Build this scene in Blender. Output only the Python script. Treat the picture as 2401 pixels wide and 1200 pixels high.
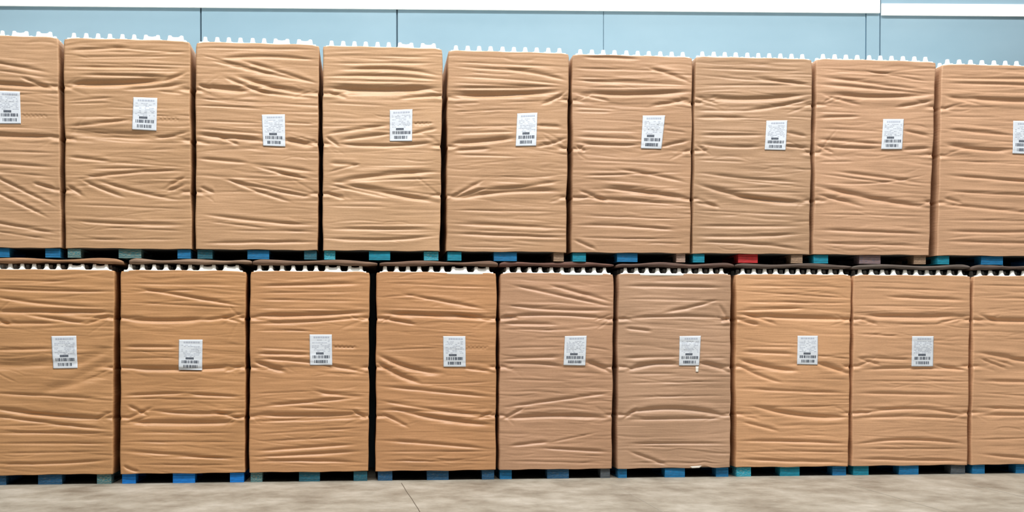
import bpy, bmesh, math, random
import numpy as np
from mathutils import Vector, Matrix

sc = bpy.context.scene
for o in list(bpy.data.objects):
    bpy.data.objects.remove(o)
COL = sc.collection

# ------------------------------------------------------------------ camera
W, H = 2401.0, 1200.0
F = 3000.0                        # focal length in photo pixels
YAW = math.atan(0.09 * F / 2400.0)          # turned slightly to the right of the row
PITCH = math.radians(1.0)         # looking slightly down
EYE = 1.12
HORIZON = 815.0
PPX = W / 2
PPY = HORIZON + F * math.tan(PITCH)
DIST = F / 276.0 * math.cos(YAW)

cam_d = bpy.data.cameras.new('camera')
cam_d.sensor_fit = 'HORIZONTAL'
cam_d.sensor_width = 36.0
cam_d.lens = 36.0 * F / W
cam_d.shift_y = (PPY - H / 2) / W
cam_d.clip_end = 200
cam = bpy.data.objects.new('camera', cam_d)
COL.objects.link(cam)
cam.location = (-F / 276.0 * math.sin(YAW), -DIST, EYE)
cam.rotation_euler = (math.pi / 2 - PITCH, 0, -YAW)
sc.camera = cam
CROT = cam.rotation_euler.to_matrix()
CLOC = Vector(cam.location)


def unproj(px, py, y=0.0):
    """photo pixel -> point (X, Z) of the upright plane at depth y"""
    d = CROT @ Vector(((px - PPX) / F, -(py - PPY) / F, -1.0))
    t = (y - CLOC.y) / d.y
    p = CLOC + d * t
    return p.x, p.z


# ------------------------------------------------------------------ light
sc.view_settings.view_transform = 'Standard'
sc.view_settings.look = 'None'
sc.view_settings.gamma = 1.0
sc.view_settings.use_curve_mapping = False
sc.view_settings.exposure = -0.1

world = bpy.data.worlds.new('warehouse_air')
sc.world = world
world.use_nodes = True
world.node_tree.nodes['Background'].inputs[0].default_value = (0.93, 0.97, 1.0, 1)
world.node_tree.nodes['Background'].inputs[1].default_value = 0.12


def area(name, loc, sx, sy, power, color=(1, 1, 1), aim=None):
    l = bpy.data.lights.new(name, 'AREA')
    l.shape = 'RECTANGLE'
    l.size, l.size_y = sx, sy
    l.energy = power
    l.color = color
    o = bpy.data.objects.new(name, l)
    COL.objects.link(o)
    o.location = loc
    if aim:
        o.rotation_euler = (Vector(aim) - Vector(loc)).to_track_quat('-Z', 'Y').to_euler()
    return o


# strip lamps under the warehouse roof, along the aisle and over the rows
area('roof_lamp', (0.3, -4.4, 11.0), 13.0, 1.2, 2150, (1.0, 0.985, 0.96), aim=(0.3, -0.6, 0))
area('roof_lamp', (0.3, -8.0, 10.0), 13.0, 1.2, 420, (1.0, 0.985, 0.96), aim=(0.3, -5.6, 0))
area('roof_lamp', (0.3, 0.0, 11.0), 16.0, 0.8, 400, (1.0, 0.99, 0.98))


# ------------------------------------------------------------------ helpers
def srgb(r, g, b):
    def f(c):
        c /= 255.0
        return c / 12.92 if c <= 0.04045 else ((c + 0.055) / 1.055) ** 2.4
    return (f(r), f(g), f(b), 1.0)


def new_mat(name):
    m = bpy.data.materials.new(name)
    m.use_nodes = True
    nt = m.node_tree
    return m, nt, nt.nodes['Principled BSDF']


def N(nt, kind, **kw):
    n = nt.nodes.new(kind)
    for k, v in kw.items():
        setattr(n, k, v)
    return n


def noise(nt, scale_vec, scale=1.0, detail=4.0, rough=0.55, coord='Object', loc=(0, 0, 0)):
    tc = N(nt, 'ShaderNodeTexCoord')
    mp = N(nt, 'ShaderNodeMapping')
    mp.inputs['Scale'].default_value = scale_vec
    mp.inputs['Location'].default_value = loc
    nz = N(nt, 'ShaderNodeTexNoise')
    nz.inputs['Scale'].default_value = scale
    nz.inputs['Detail'].default_value = detail
    nz.inputs['Roughness'].default_value = rough
    nt.links.new(tc.outputs[coord], mp.inputs['Vector'])
    nt.links.new(mp.outputs[0], nz.inputs['Vector'])
    return nz


def ramp(nt, src, stops):
    r = N(nt, 'ShaderNodeValToRGB')
    el = r.color_ramp.elements
    while len(el) < len(stops):
        el.new(0.5)
    for e, (p, c) in zip(el, stops):
        e.position = p
        e.color = c
    nt.links.new(src, r.inputs[0])
    return r


def mixc(nt, fac, a, b, mode='MIX'):
    m = N(nt, 'ShaderNodeMix')
    m.data_type = 'RGBA'
    m.blend_type = mode
    for sock, v in ((m.inputs[0], fac), (m.inputs[6], a), (m.inputs[7], b)):
        if hasattr(v, 'is_linked'):
            nt.links.new(v, sock)
        else:
            sock.default_value = v
    return m.outputs[2]


def bump(nt, bsdf, height, strength, dist):
    b = N(nt, 'ShaderNodeBump')
    b.inputs['Strength'].default_value = strength
    b.inputs['Distance'].default_value = dist
    nt.links.new(height, b.inputs['Height'])
    nt.links.new(b.outputs[0], bsdf.inputs['Normal'])


MATS = {}


def kraft_material():
    m, nt, b = new_mat('kraft_paper')
    oi = N(nt, 'ShaderNodeObjectInfo')
    n1 = noise(nt, (2.2, 2.2, 5.0), 2.0, 5)
    r1 = ramp(nt, n1.outputs[0], [(0.3, (0.93, 0.93, 0.93, 1)), (0.7, (1.05, 1.05, 1.05, 1))])
    n2 = noise(nt, (60, 60, 160), 1.0, 3)
    r2 = ramp(nt, n2.outputs[0], [(0.3, (0.95, 0.95, 0.95, 1)), (0.7, (1.04, 1.04, 1.04, 1))])
    c = mixc(nt, 1.0, oi.outputs['Color'], r1.outputs[0], 'MULTIPLY')
    c = mixc(nt, 1.0, c, r2.outputs[0], 'MULTIPLY')
    nt.links.new(c, b.inputs['Base Color'])
    b.inputs['Roughness'].default_value = 0.45
    b.inputs['Specular IOR Level'].default_value = 0.45
    n3 = noise(nt, (3.0, 3.0, 55), 1.0, 4, 0.6)
    bump(nt, b, n3.outputs[0], 0.5, 0.006)
    return m


def paint_material(name, col, wood, wear):
    """painted pallet timber, the paint worn through to the wood in patches"""
    m, nt, b = new_mat(name)
    n1 = noise(nt, (12, 12, 40), 1.0, 6, 0.65, 'Generated')
    n1.inputs['Scale'].default_value = 0.45
    lo = 0.72 - wear * 0.5
    r = ramp(nt, n1.outputs[0], [(lo - 0.05, (0, 0, 0, 1)), (lo + 0.07, (1, 1, 1, 1))])
    n2 = noise(nt, (20, 20, 60), 1.0, 4)
    r2 = ramp(nt, n2.outputs[0], [(0.3, (0.75, 0.75, 0.75, 1)), (0.7, (1.15, 1.15, 1.15, 1))])
    c = mixc(nt, r.outputs[0], col, wood)
    c = mixc(nt, 1.0, c, r2.outputs[0], 'MULTIPLY')
    nt.links.new(c, b.inputs['Base Color'])
    b.inputs['Roughness'].default_value = 0.7
    bump(nt, b, n2.outputs[0], 0.4, 0.003)
    return m


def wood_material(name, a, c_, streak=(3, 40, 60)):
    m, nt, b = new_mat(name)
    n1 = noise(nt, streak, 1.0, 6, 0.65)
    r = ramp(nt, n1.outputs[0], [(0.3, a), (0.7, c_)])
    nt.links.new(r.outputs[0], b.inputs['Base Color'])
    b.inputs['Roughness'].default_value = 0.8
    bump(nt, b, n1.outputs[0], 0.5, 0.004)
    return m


def plain(name, col, rough=0.6, spec=0.3):
    m, nt, b = new_mat(name)
    n1 = noise(nt, (9, 9, 9), 1.0, 4)
    r = ramp(nt, n1.outputs[0], [(0.3, (0.94, 0.94, 0.94, 1)), (0.7, (1.03, 1.03, 1.03, 1))])
    c = mixc(nt, 1.0, col, r.outputs[0], 'MULTIPLY')
    nt.links.new(c, b.inputs['Base Color'])
    b.inputs['Roughness'].default_value = rough
    b.inputs['Specular IOR Level'].default_value = spec
    return m


KRAFT = kraft_material()
WOODC = srgb(150, 125, 100)
PAINT = {
    'vivid':  paint_material('vivid_blue_paint', srgb(0, 125, 215), WOODC, 0.05),
    'blue':   paint_material('blue_paint', srgb(8, 112, 165), WOODC, 0.15),
    'teal':   paint_material('teal_paint', srgb(0, 132, 158), WOODC, 0.15),
    'bright': paint_material('bright_teal_paint', srgb(15, 160, 188), srgb(185, 205, 190), 0.3),
    'wteal':  paint_material('weathered_teal_paint', srgb(30, 118, 132), srgb(150, 150, 132), 0.42),
    'dteal':  paint_material('dark_teal_paint', srgb(8, 92, 112), srgb(100, 110, 105), 0.3),
    'dblue':  paint_material('dark_blue_paint', srgb(15, 80, 120), srgb(100, 115, 120), 0.3),
    'slate':  paint_material('slate_paint', srgb(72, 84, 94), srgb(95, 95, 92), 0.4),
    'red':    paint_material('red_paint', srgb(200, 45, 48), srgb(130, 80, 95), 0.25),
    'brown':  paint_material('bare_brown_timber', srgb(130, 105, 88), srgb(165, 138, 112), 0.5),
    'pale':   paint_material('bare_pale_timber', srgb(160, 132, 120), srgb(190, 165, 145), 0.4),
    'faded':  paint_material('faded_blue_paint', srgb(75, 105, 140), srgb(140, 115, 112), 0.6),
}
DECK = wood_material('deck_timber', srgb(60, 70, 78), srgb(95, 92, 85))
TRAYM = plain('white_moulded_tray', srgb(246, 246, 240), 0.55)
LABELM = plain('white_label_paper', srgb(222, 230, 239), 0.45)
INK = plain('dark_print', srgb(70, 78, 92), 0.6)
INKL = plain('grey_print', srgb(182, 190, 205), 0.6)
FILMM = plain('white_torn_film', srgb(245, 240, 230), 0.4)
CORE = plain('inner_board', srgb(120, 95, 70), 0.8)


def link_mesh(name, me, mat, parent=None, smooth=False):
    o = bpy.data.objects.new(name, me)
    if mat:
        me.materials.append(mat)
    COL.objects.link(o)
    if parent:
        o.parent = parent
    if smooth:
        me.polygons.foreach_set('use_smooth', [True] * len(me.polygons))
    return o


def np_mesh(name, verts, quads, ngons=()):
    verts = np.asarray(verts, dtype=np.float32)
    quads = np.asarray(quads, dtype=np.int32).reshape(-1, 4)
    me = bpy.data.meshes.new(name)
    nl = quads.size + sum(len(g) for g in ngons)
    me.vertices.add(len(verts))
    me.vertices.foreach_set('co', verts.ravel())
    me.loops.add(nl)
    li = np.concatenate([quads.ravel()] + [np.asarray(g, dtype=np.int32) for g in ngons])
    me.loops.foreach_set('vertex_index', li.astype(np.int32))
    starts = list(range(0, quads.size, 4))
    s = quads.size
    for g in ngons:
        starts.append(s)
        s += len(g)
    me.polygons.add(len(starts))
    me.polygons.foreach_set('loop_start', np.asarray(starts, dtype=np.int32))
    me.update(calc_edges=True)
    me.validate()
    return me


def empty(name, loc, label, cat, group=None):
    o = bpy.data.objects.new(name, None)
    o.empty_display_size = 0.1
    COL.objects.link(o)
    o.location = loc
    o['label'] = label
    o['category'] = cat
    if group:
        o['group'] = group
    return o


def box_bm(bm, x0, x1, y0, y1, z0, z1, bev=0.0):
    r = bmesh.ops.create_cube(bm, size=1.0)
    vs = r['verts']
    bmesh.ops.scale(bm, vec=(x1 - x0, y1 - y0, z1 - z0), verts=vs)
    bmesh.ops.translate(bm, vec=((x0 + x1) / 2, (y0 + y1) / 2, (z0 + z1) / 2), verts=vs)
    if bev:
        es = list({e for v in vs for e in v.link_edges})
        bmesh.ops.bevel(bm, geom=es, offset=bev, segments=2, affect='EDGES', profile=0.5)


def box(name, x0, x1, y0, y1, z0, z1, mat, parent=None, bev=0.0):
    """box given in coordinates local to the parent"""
    bm = bmesh.new()
    cx, cy, cz = (x0 + x1) / 2, (y0 + y1) / 2, (z0 + z1) / 2
    box_bm(bm, x0 - cx, x1 - cx, y0 - cy, y1 - cy, z0 - cz, z1 - cz, bev)
    me = bpy.data.meshes.new(name)
    bm.to_mesh(me)
    bm.free()
    o = link_mesh(name, me, mat, parent)
    o.location = (cx, cy, cz)
    return o


# ------------------------------------------------------------------ setting
WALL_Y = 1.25


def floor_material():
    m, nt, b = new_mat('concrete_floor')
    n1 = noise(nt, (2.2, 1.6, 1), 1.0, 8, 0.65)
    r1 = ramp(nt, n1.outputs[0], [(0.3, srgb(118, 110, 97)), (0.5, srgb(152, 146, 133)), (0.72, srgb(178, 173, 162))])
    n2 = noise(nt, (7, 5, 1), 1.0, 7, 0.7)
    r2 = ramp(nt, n2.outputs[0], [(0.3, (0.8, 0.79, 0.77, 1)), (0.62, (1.04, 1.04, 1.04, 1))])
    c = mixc(nt, 1.0, r1.outputs[0], r2.outputs[0], 'MULTIPLY')
    nt.links.new(c, b.inputs['Base Color'])
    b.inputs['Roughness'].default_value = 0.55
    bump(nt, b, n2.outputs[0], 0.15, 0.004)
    return m


def wall_material():
    m, nt, b = new_mat('pale_blue_wall_paint')
    n1 = noise(nt, (0.6, 0.6, 1.2), 1.0, 4)
    r1 = ramp(nt, n1.outputs[0], [(0.3, srgb(126, 154, 169)), (0.7, srgb(137, 163, 177))])
    nt.links.new(r1.outputs[0], b.inputs['Base Color'])
    b.inputs['Roughness'].default_value = 0.6
    b.inputs['Specular IOR Level'].default_value = 0.2
    return m


WALLM = wall_material()
SEAMM = plain('dark_joint_sealant', srgb(62, 84, 98), 0.8)
SEAM_SHADE = plain('blue_joint_and_edge_shade', srgb(96, 135, 160), 0.8)  # thin seam's sealant, also the colour of the pilaster's painted shadow edges
RAILM = plain('white_rail_paint', srgb(252, 252, 250), 0.5)


def structure(o):
    o['kind'] = 'structure'
    return o


fl = structure(box('floor', -14, 14, -24, WALL_Y + 0.1, -0.15, 0.0, floor_material()))

# the floor's saw-cut joints and one crack, cut as thin dark strips lying in the slab
CRACKM = plain('dark_floor_crack', srgb(96, 86, 74), 0.9)


def strip(name, pts, w, mat, z=0.0012):
    bm = bmesh.new()
    prev = None
    for (x, y) in pts:
        a = bm.verts.new((x - w / 2, y, z))
        c = bm.verts.new((x + w / 2, y, z))
        if prev:
            bm.faces.new((prev[0], prev[1], c, a))
        prev = (a, c)
    me = bpy.data.meshes.new(name)
    bm.to_mesh(me)
    bm.free()
    return link_mesh(name, me, mat, fl)


def ground(px, py):
    d = CROT @ Vector(((px - PPX) / F, -(py - PPY) / F, -1.0))
    t = -CLOC.z / d.z
    p = CLOC + d * t
    return p.x, p.y


rnd = random.Random(5)
crack = [ground(x, y) for x, y in ((941, 1132), (948, 1143), (953, 1152), (961, 1163), (966, 1170), (972, 1180), (980, 1192), (990, 1210))]
s = strip('floor_crack', crack, 0.006, CRACKM, 0.0762)
s = s
for px in (1438, 1991, 2270):
    gx, gy = ground(px, 1135)
    strip('floor_joint', [(gx, gy), (gx - 0.0, -14)], 0.005, plain('joint_grey', srgb(165, 158, 145), 0.8), 0.0762)
for ch in list(fl.children):
    ch['kind'] = 'structure'
    # children are given in world coordinates: undo the slab's centre offset
    ch.location = (-fl.location.x, -fl.location.y, -fl.location.z - 0.075)

# wall panels between the seams, each seam a recessed strip of sealant
seam_px = [(471, 50, 0.014), (931, 60, 0.014), (1415, 75, 0.006)]
seams = [(unproj(a, b, WALL_Y)[0], w) for a, b, w in seam_px]
pil0 = unproj(2030, 80, WALL_Y)[0]
pil1 = unproj(2063, 80, WALL_Y)[0]
bm = bmesh.new()
xs = [-13.5] + [s_[0] for s_ in seams] + [pil0]
ws = [0.0] + [s_[1] for s_ in seams] + [0.01]
for i in range(len(xs) - 1):
    box_bm(bm, xs[i] + ws[i] / 2, xs[i + 1] - ws[i + 1] / 2, WALL_Y, WALL_Y + 0.1, 0, 6.0)
box_bm(bm, pil1 + 0.004, 13.5, WALL_Y - 0.012, WALL_Y + 0.1, 0, 6.0)
box_bm(bm, pil0 + 0.006, pil1 - 0.006, WALL_Y - 0.004, WALL_Y + 0.1, 0, 6.0)
me = bpy.data.meshes.new('wall_back')
bm.to_mesh(me)
bm.free()
wall = structure(link_mesh('wall_back', me, WALLM))
for (x, w) in seams:
    o = box('wall_seam_or_edge_shade', x - w / 2, x + w / 2, WALL_Y + 0.012, WALL_Y + 0.1, 0, 6.0, SEAMM if w > 0.01 else SEAM_SHADE, wall)
    o['kind'] = 'structure'
for x, w in ((pil0, 0.014), (pil1, 0.012)):  # shadow edges of the pilaster, painted as darker blue strips
    o = box('wall_seam_or_edge_shade', x - w / 2, x + w / 2, WALL_Y + 0.012, WALL_Y + 0.1, 0, 6.0, SEAM_SHADE, wall)
    o['kind'] = 'structure'
# white band along the top of the wall: taller left of the pilaster, its left stretch added for a white fade, a narrower rail to its right


def rail(name, p0, p1, q0, q1, y0_, y1_):
    """a slightly sloping board on the wall: lower edge through p0, p1, upper edge through q0, q1"""
    def ext(a, b, x):
        (xa, za), (xb, zb_) = unproj(a[0], a[1], y0_), unproj(b[0], b[1], y0_)
        return za + (zb_ - za) * (x - xa) / (xb - xa)
    bm = bmesh.new()
    xs_ = (name == 'trim_1') and (-6.5, pil1 - 0.01) or (pil1 + 0.005, 7.0)
    vs_ = []
    for x in xs_:
        lo_, hi_ = ext(p0, p1, x), ext(q0, q1, x)
        vs_.append([bm.verts.new(c) for c in ((x, y0_, lo_), (x, y1_, lo_), (x, y1_, hi_), (x, y0_, hi_))])
    A_, B_ = vs_
    for k in range(4):
        bm.faces.new((A_[k], B_[k], B_[(k + 1) % 4], A_[(k + 1) % 4]))
    bm.faces.new(A_[::-1])
    bm.faces.new(B_)
    bmesh.ops.recalc_face_normals(bm, faces=bm.faces)
    me_ = bpy.data.meshes.new(name)
    bm.to_mesh(me_)
    bm.free()
    return structure(link_mesh(name, me_, RAILM))


t1 = rail('trim_1', (0, 13), (2055, 30), (0, -120), (2055, -100), WALL_Y - 0.026, WALL_Y - 0.001)
t2 = rail('trim_2', (2065, 35), (2401, 38), (2065, 8), (2401, 10), WALL_Y - 0.036, WALL_Y - 0.013)

# ------------------------------------------------------------------ heights of the two tiers
Z_LP = 0.0                     # pallets of the lower row stand on the floor
Z_LB = 0.079                   # lower wraps hang down to here
Z_LT = 1.754                   # lower wraps end here, tray above
TRAY_BASE, TRAY_H = 0.016, 0.054
Z_CAP = Z_LT + TRAY_H          # cap boards lie on the tray knuckles
Z_UP = 1.856                   # upper pallets
Z_UB = Z_UP + 0.073            # upper wraps hang down to here
SKIRT = 0.011
DEPTH = 1.20

# scale from the zoomed views used for tracing the folds: (left, top, factor)
RG = {1: (0, 60, .4665), 2: (440, 60, .4665), 3: (1030, 80, .4667), 4: (1610, 90, .4583),
      5: (0, 600, .4584), 6: (560, 600, .4582), 7: (1150, 600, .4584), 8: (1700, 600, .4585)}

# every load: name of row, corners (x of the left/right edge at top and bottom, y of the top edge),
# paper colour, label sheet corners, folds
# folds: x0, y0, x1, y1, sag, width, depth(mm) in the zoomed view
M_, m_, f_ = (10, 15), (7, 9), (4.6, 4.2)


def FL(r, *items):
    ox, oy, k = RG[r]
    out = []
    for it in items:
        x0, y0, x1, y1, b, c = it
        wd, dp = {'M': M_, 'm': m_, 'f': f_, 'B': (20, 12)}[c]
        out.append((ox + x0 * k, oy + y0 * k, ox + x1 * k, oy + y1 * k, b * k, wd * k, dp / 1000.0))
    return out


LOADS = [
 dict(row='U', x=(-165, 138, -160, 145), top=83, col=(200, 158, 118), lab=[(-6, 213), (47, 215), (49, 290), (-4, 290)],
  folds=FL(1, (-300,140,250,235,0,'m'), (-300,180,260,262,4,'f'), (-300,262,272,308,8,'M'), (110,262,272,318,0,'m'), (-300,310,250,335,0,'f'),
   (-300,505,200,515,0,'f'), (-300,530,288,560,8,'M'), (-300,625,280,640,0,'f'), (-300,660,285,712,6,'m'), (-200,720,280,760,0,'f'), (-100,725,280,905,0,'m'),
   (-100,800,240,960,0,'m'), (170,790,285,822,0,'m'), (-200,960,290,1045,0,'m'), (-200,1010,288,1080,0,'f'))),
 dict(row='U', x=(147, 447, 152, 451), top=92, col=(198, 156, 115), lab=[(313, 228), (369, 230), (367, 307), (310, 304)],
  folds=FL(1, (340,124,640,112,0,'m'), (640,118,945,138,0,'f'), (330,160,930,155,0,'f'), (330,190,930,200,0,'f'), (340,207,900,217,0,'m'), (400,230,900,232,0,'f'), (400,248,850,258,0,'m'),
   (318,292,850,275,8,'M'), (318,285,850,268,16,'B'), (830,282,945,238,0,'m'), (620,322,945,290,6,'m'), (800,330,938,342,0,'f'), (330,380,560,362,0,'f'), (330,392,560,388,0,'f'),
   (330,458,660,460,0,'f'), (330,505,660,470,4,'m'), (318,528,780,558,12,'B'), (780,565,955,535,6,'m'), (330,660,545,682,0,'m'), (545,685,940,712,0,'f'),
   (430,722,880,710,0,'f'), (380,772,920,728,-10,'m'), (400,775,620,860,6,'m'), (500,785,890,872,8,'m'), (840,815,942,760,0,'m'), (850,832,942,802,0,'m'), (325,805,400,850,0,'m'),
   (340,898,930,922,0,'f'), (330,980,930,1003,6,'m'), (500,1015,930,1032,0,'f'), (350,1078,930,1075,0,'f'))),
 dict(row='U', x=(457, 750, 457, 747), top=101, col=(200, 158, 118), lab=[(614, 269), (668, 268), (669, 344), (617, 342)],
  folds=FL(2, (40,112,650,122,0,'f'), (170,165,640,172,-12,'m'), (60,150,380,232,0,'f'), (110,175,630,282,6,'m'), (280,180,645,285,0,'m'), (180,262,420,345,4,'m'), (250,258,645,345,12,'M'),
   (40,298,110,325,0,'m'), (60,305,300,330,4,'M'), (300,320,645,362,6,'m'), (50,370,380,388,0,'f'), (50,402,350,412,0,'f'), (50,478,375,492,0,'f'), (495,488,640,495,0,'f'), (50,520,380,545,0,'m'),
   (40,548,375,578,0,'M'), (150,560,250,598,0,'m'), (495,575,645,605,0,'M'), (40,668,300,690,0,'m'), (320,695,640,735,0,'m'), (330,705,610,775,0,'m'), (420,735,640,775,0,'f'),
   (170,770,630,862,6,'m'), (200,775,520,885,6,'m'), (300,780,640,845,0,'f'), (50,812,120,840,0,'m'), (80,950,630,1003,6,'m'), (100,985,400,1018,0,'f'), (200,1030,640,1036,0,'f'), (80,1095,640,1088,0,'m'))),
 dict(row='U', x=(755, 1040, 755, 1033), top=110, col=(203, 162, 122), lab=[(914, 258), (967, 256), (966, 331), (914, 331)],
  folds=FL(2, (690,150,1270,160,0,'f'), (690,190,1250,190,0,'f'), (800,222,1262,248,-14,'m'), (690,255,1262,272,-8,'m'), (700,278,1250,288,0,'f'), (688,312,1255,315,10,'M'), (688,322,1255,320,14,'B'),
   (690,335,790,362,0,'m'), (1060,368,1278,350,0,'m'), (690,388,1000,402,0,'f'), (690,490,1015,492,0,'f'), (690,545,1015,498,0,'m'), (1130,493,1245,490,0,'f'), (760,575,1015,545,0,'m'), (1130,545,1262,518,0,'m'),
   (685,560,745,605,0,'m'), (730,592,1265,585,16,'m'), (700,690,860,702,0,'m'), (700,735,860,695,0,'f'), (720,788,1248,735,-8,'M'), (700,795,1250,770,-6,'f'), (730,785,1255,885,6,'M'), (700,800,1000,862,0,'m'), (850,808,1255,852,0,'f'), (690,845,780,870,0,'m'),
   (700,905,1000,912,0,'f'), (760,1000,1240,998,0,'f'), (700,1022,1245,1026,0,'m'), (680,1070,1255,1058,14,'m'))),
 dict(row='U', x=(1048, 1336, 1045, 1329), top=121, col=(196, 155, 117), lab=[(1213, 266), (1260, 264), (1257, 342), (1209, 343)],
  folds=FL(3, (60,140,640,165,0,'f'), (60,162,350,182,0,'f'), (330,180,642,232,-8,'m'), (60,212,640,255,-6,'f'), (60,245,600,265,0,'f'), (60,272,600,268,0,'m'), (50,305,620,288,10,'M'), (50,298,500,282,12,'B'), (520,352,645,290,8,'m'),
   (60,350,200,345,0,'f'), (60,392,290,382,0,'f'), (60,465,382,460,0,'f'), (490,460,625,466,0,'m'), (60,500,382,490,0,'f'), (55,548,382,520,6,'M'), (490,565,645,525,6,'m'), (60,585,250,575,0,'m'), (60,605,400,616,0,'f'), (300,715,610,708,8,'f'), (200,780,610,740,8,'m'),
   (45,825,210,738,0,'m'), (45,828,230,775,0,'m'), (50,832,620,790,-18,'M'), (60,885,600,892,0,'f'), (60,952,625,975,0,'m'), (150,985,600,1002,0,'f'), (60,1002,640,1024,0,'m'), (60,1070,400,1075,0,'f'))),
 dict(row='U', x=(1341, 1626, 1339, 1620), top=130, col=(194, 153, 117), lab=[(1507, 271), (1559, 271), (1551, 349), (1503, 348)],
  folds=FL(3, (720,115,1000,126,0,'m'), (680,170,1262,192,0,'f'), (1050,170,1268,242,-4,'m'), (680,215,900,220,0,'f'), (680,232,1262,258,0,'m'), (720,270,1262,268,0,'f'), (680,290,1262,290,14,'M'), (685,300,850,335,0,'m'), (690,330,760,300,0,'f'), (1060,362,1268,325,4,'m'),
   (670,365,900,377,0,'f'), (670,388,860,392,0,'f'), (680,482,1012,490,0,'f'), (1130,482,1250,495,0,'f'), (680,515,1012,530,0,'m'), (675,545,1012,555,8,'m'), (675,560,720,590,0,'m'), (1120,565,1265,535,0,'m'), (680,632,1240,652,0,'f'), (900,680,1245,742,-4,'m'), (680,715,1240,692,0,'f'),
   (690,785,840,842,0,'m'), (820,772,1255,828,-4,'M'), (700,818,1255,852,6,'m'), (680,910,1250,932,0,'f'), (680,960,1185,985,-8,'m'), (680,1020,1250,1022,8,'f'), (670,1035,780,1085,0,'m'))),
 dict(row='U', x=(1629, 1907, 1622, 1900), top=135, col=(191, 153, 118), lab=[(1797, 283), (1846, 282), (1842, 352), (1793, 351)],
  folds=FL(4, (50,152,620,172,0,'f'), (50,190,640,232,0,'f'), (50,238,600,242,0,'f'), (340,200,642,242,0,'m'), (40,298,620,290,16,'M'), (40,300,150,335,0,'m'), (300,368,642,310,8,'m'), (40,368,350,370,0,'f'), (40,405,300,405,0,'m'),
   (60,470,400,480,0,'f'), (60,495,400,495,0,'m'), (515,480,625,502,0,'m'), (40,538,400,552,10,'m'), (40,545,90,580,0,'m'), (510,550,640,562,0,'m'), (50,622,300,632,0,'f'), (60,690,600,738,6,'m'), (200,720,620,762,0,'f'), (40,745,610,850,18,'M'), (200,782,622,790,0,'f'), (200,808,622,840,0,'m'), (30,838,160,862,0,'m'),
   (40,880,600,906,0,'f'), (40,960,600,962,0,'m'), (40,1012,600,1000,8,'m'), (40,1045,610,1085,-12,'m'))),
 dict(row='U', x=(1913, 2197, 1905, 2180), top=141, col=(203, 160, 124), lab=[(2071, 279), (2119, 279), (2115, 350), (2066, 350)],
  folds=FL(4, (670,155,1262,195,0,'f'), (670,195,1255,272,0,'m'), (900,165,1245,222,0,'f'), (670,235,1262,284,0,'m'), (680,280,1272,285,18,'M'), (690,288,880,338,4,'m'), (690,325,740,300,0,'f'), (1080,350,1272,318,4,'m'), (665,375,880,382,0,'f'), (665,406,880,400,0,'m'),
   (670,460,1000,476,0,'f'), (1110,470,1250,502,0,'m'), (660,512,1000,542,0,'m'), (660,545,740,585,0,'m'), (660,548,1000,562,6,'m'), (1110,570,1255,562,0,'m'), (670,632,850,630,0,'f'), (660,692,1222,762,0,'f'), (760,682,1190,735,0,'m'), (660,758,1235,865,8,'M'), (660,800,900,860,0,'m'), (700,740,1230,700,20,'f'),
   (670,900,1222,912,0,'f'), (670,980,1232,1002,0,'m'), (670,1050,1232,1062,0,'m'))),
 dict(row='U', x=(2206, 2492, 2196, 2478), top=153, col=(207, 163, 126), lab=[(2376, 283), (2428, 284), (2426, 362), (2374, 360)],
  folds=FL(4, (1320,205,1900,212,0,'m'), (1330,228,1900,245,0,'m'), (1320,298,1490,335,0,'m'), (1330,296,1900,322,10,'M'), (1320,400,1600,405,0,'f'), (1320,465,1665,497,0,'m'), (1315,540,1665,572,12,'M'), (1320,625,1900,652,0,'f'), (1320,700,1900,745,0,'m'), (1320,780,1900,805,6,'m'),
   (1310,818,1400,842,0,'m'), (1320,850,1900,905,0,'m'), (1320,930,1900,936,0,'f'), (1320,985,1900,985,8,'m'), (1330,1040,1900,1052,0,'m'))),
 dict(row='L', x=(-32, 270, -26, 266), top=637, col=(190, 143, 98), lab=[(121, 788), (179, 787), (182, 863), (125, 864)],
  folds=FL(5, (-60,125,350,132,0,'f'), (-60,165,560,182,6,'m'), (-60,205,545,262,14,'m'), (-60,285,580,290,0,'M'), (120,300,460,348,0,'m'), (450,348,582,305,0,'m'), (480,320,580,300,0,'f'), (-60,318,40,352,0,'m'), (-60,345,290,345,0,'m'),
   (-60,482,280,475,0,'m'), (-60,560,285,540,10,'B'), (385,620,582,540,0,'B'), (380,562,570,480,0,'B'), (200,700,580,600,0,'B'), (-60,702,565,738,-4,'m'), (-60,778,575,835,10,'M'), (-60,815,565,888,4,'m'), (500,835,580,800,0,'m'), (-60,872,380,862,0,'f'), (-60,905,565,906,0,'m'), (-60,960,565,962,0,'f'), (-60,1012,565,1000,0,'f'), (-60,1062,565,1045,10,'m'))),
 dict(row='L', x=(280, 578, 280, 576), top=637, col=(190, 142, 97), lab=[(420, 796), (475, 796), (474, 868), (419, 867)],
  folds=FL(5, (630,142,1250,152,0,'f'), (690,165,1240,255,0,'m'), (640,180,1000,175,0,'f'), (640,238,1210,265,0,'f'), (615,322,1060,322,12,'M'), (1040,330,1255,295,6,'m'), (1140,312,1252,340,0,'m'), (620,465,912,466,0,'m'), (620,488,912,492,0,'f'), (620,525,912,520,0,'f'), (615,570,1252,562,14,'M'), (1160,590,1252,565,0,'m'),
   (620,715,960,700,0,'m'), (960,705,1240,722,0,'m'), (620,728,1230,736,0,'f'), (640,765,745,815,0,'m'), (635,835,770,775,0,'m'), (640,852,760,820,0,'f'), (760,790,1245,800,12,'m'), (620,850,1232,850,6,'M'), (1090,795,1250,832,0,'m'), (1160,850,1250,815,0,'f'),
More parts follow.
